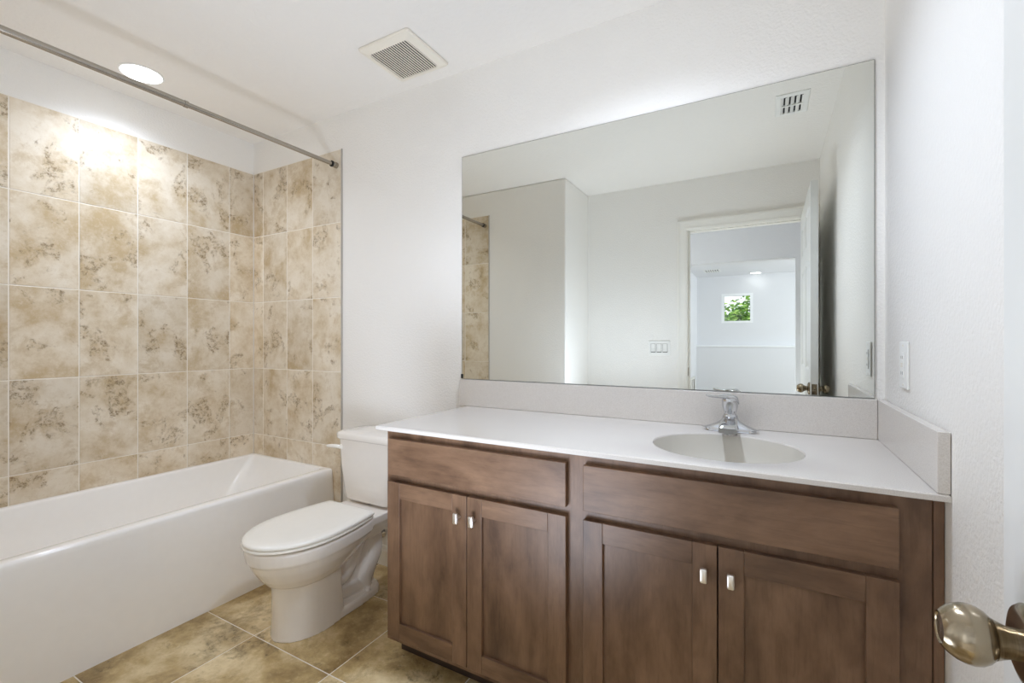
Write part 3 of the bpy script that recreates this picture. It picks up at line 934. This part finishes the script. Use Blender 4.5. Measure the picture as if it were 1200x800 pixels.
sw = thing('light_switch', 'white triple rocker switch plate on the wall beside the doorway', 'light switch', (2.098, YO, 1.127))
bm = BM(); box(bm, 2.015, 2.181, YO + .0004, YO + .006, 1.070, 1.186)
new_obj('cover_plate', bm, M['plastic'], sw, bevel=.003, seg=3)
for k in range(3):
    x = 2.098 + (k - 1) * .046
    bm = BM(); box(bm, x - .0185, x + .0185, YO + .0062, YO + .0068, 1.093, 1.163)
    g_ = new_obj('switch_surround', bm, M['dark'], sw, smooth=False)
    bm = BM()
    a = [(x - .0165, YO + .0068, 1.098), (x - .0165, YO + .0128, 1.098), (x - .0165, YO + .0085, 1.128), (x - .0165, YO + .0092, 1.1620), (x - .0165, YO + .0068, 1.1620)]
    loft(bm, [a, [(x + .0165, p[1], p[2]) for p in a]])
    new_obj('rocker', bm, M['plastic'], sw, smooth=False)

# low return-air grille on the loft's left wall
gr = thing('wall_grille', 'white return air grille low on the far left wall seen in the mirror', 'vent', (LX0, -7.0, .27))
bm = BM()
gy0, gy1, gz0, gz1 = -7.55, -6.2, .10, .52
for a, b, c_, d in ((gy0, gy1, gz0, gz0 + .04), (gy0, gy1, gz1 - .04, gz1), (gy0, gy0 + .04, gz0, gz1), (gy1 - .04, gy1, gz0, gz1)):
    box(bm, LX0 + .0004, LX0 + .02, a, b, c_, d)
new_obj('grille_frame', bm, M['trim'], gr, smooth=False)
bm = BM(); box(bm, LX0 + .0004, LX0 + .004, gy0 + .04, gy1 - .04, gz0 + .04, gz1 - .04)  # near-black sheet paints the shade between the grille bars
new_obj('dark_backing', bm, M['dark'], gr, smooth=False)
bm = BM()
for k in range(1, 6):
    y = gy0 + .04 + (gy1 - gy0 - .08) * k / 6
    box(bm, LX0 + .004, LX0 + .016, y - .06, y + .06, gz0 + .04, gz1 - .04)
new_obj('grille_bars', bm, M['trim'], gr, smooth=False)

# ================================================================== OUTDOORS behind the far window
bm = BM(); box(bm, -6, 14, -26, YF - .15, -.5, -.4)
struct('ground_outside', bm, M['grass'], smooth=False)
tree = thing('leafy_tree', 'bright green leafy tree outside the small far window', 'tree', (2.95, -12.2, -.4))
bm = BM(); tube(bm, [(2.95, -12.2, -.4), (2.93, -12.2, .3), (2.99, -12.22, 1.0), (2.97, -12.2, 1.7)], [.16, .12, .10, .05], 14)
new_obj('trunk', bm, M['bark'], tree)
bm = BM(); rr = random.Random(3)
for k in range(9000):
    u, v, q = rr.uniform(-1, 1), rr.uniform(0, 2 * PI), rr.uniform(.45, 1) ** .5
    s = math.sqrt(1 - u * u)
    lump = 1 + .13 * math.sin(5 * v + 3 * u) + .1 * math.sin(9 * u + 2 * v)
    c_ = Vector((2.98 + 1.7 * q * lump * s * math.cos(v), -12.2 + 1.2 * q * s * math.sin(v), 1.20 + 1.14 * q * lump * u))
    rot = Matrix.Rotation(rr.uniform(0, 2 * PI), 3, 'Z') @ Matrix.Rotation(rr.uniform(-1, 1), 3, 'X') @ Matrix.Rotation(rr.uniform(-.8, .8), 3, 'Y')
    L, W = rr.uniform(.06, .11), rr.uniform(.025, .045)
    vs = [bm.verts.new(c_ + rot @ Vector(p)) for p in ((-L, 0, 0), (-.2 * L, W, .012), (L, 0, 0), (-.2 * L, -W, .012))]
    bm.faces.new((vs[0], vs[1], vs[2])); bm.faces.new((vs[0], vs[2], vs[3]))
new_obj('foliage', bm, M['leaf'], tree, smooth=False)
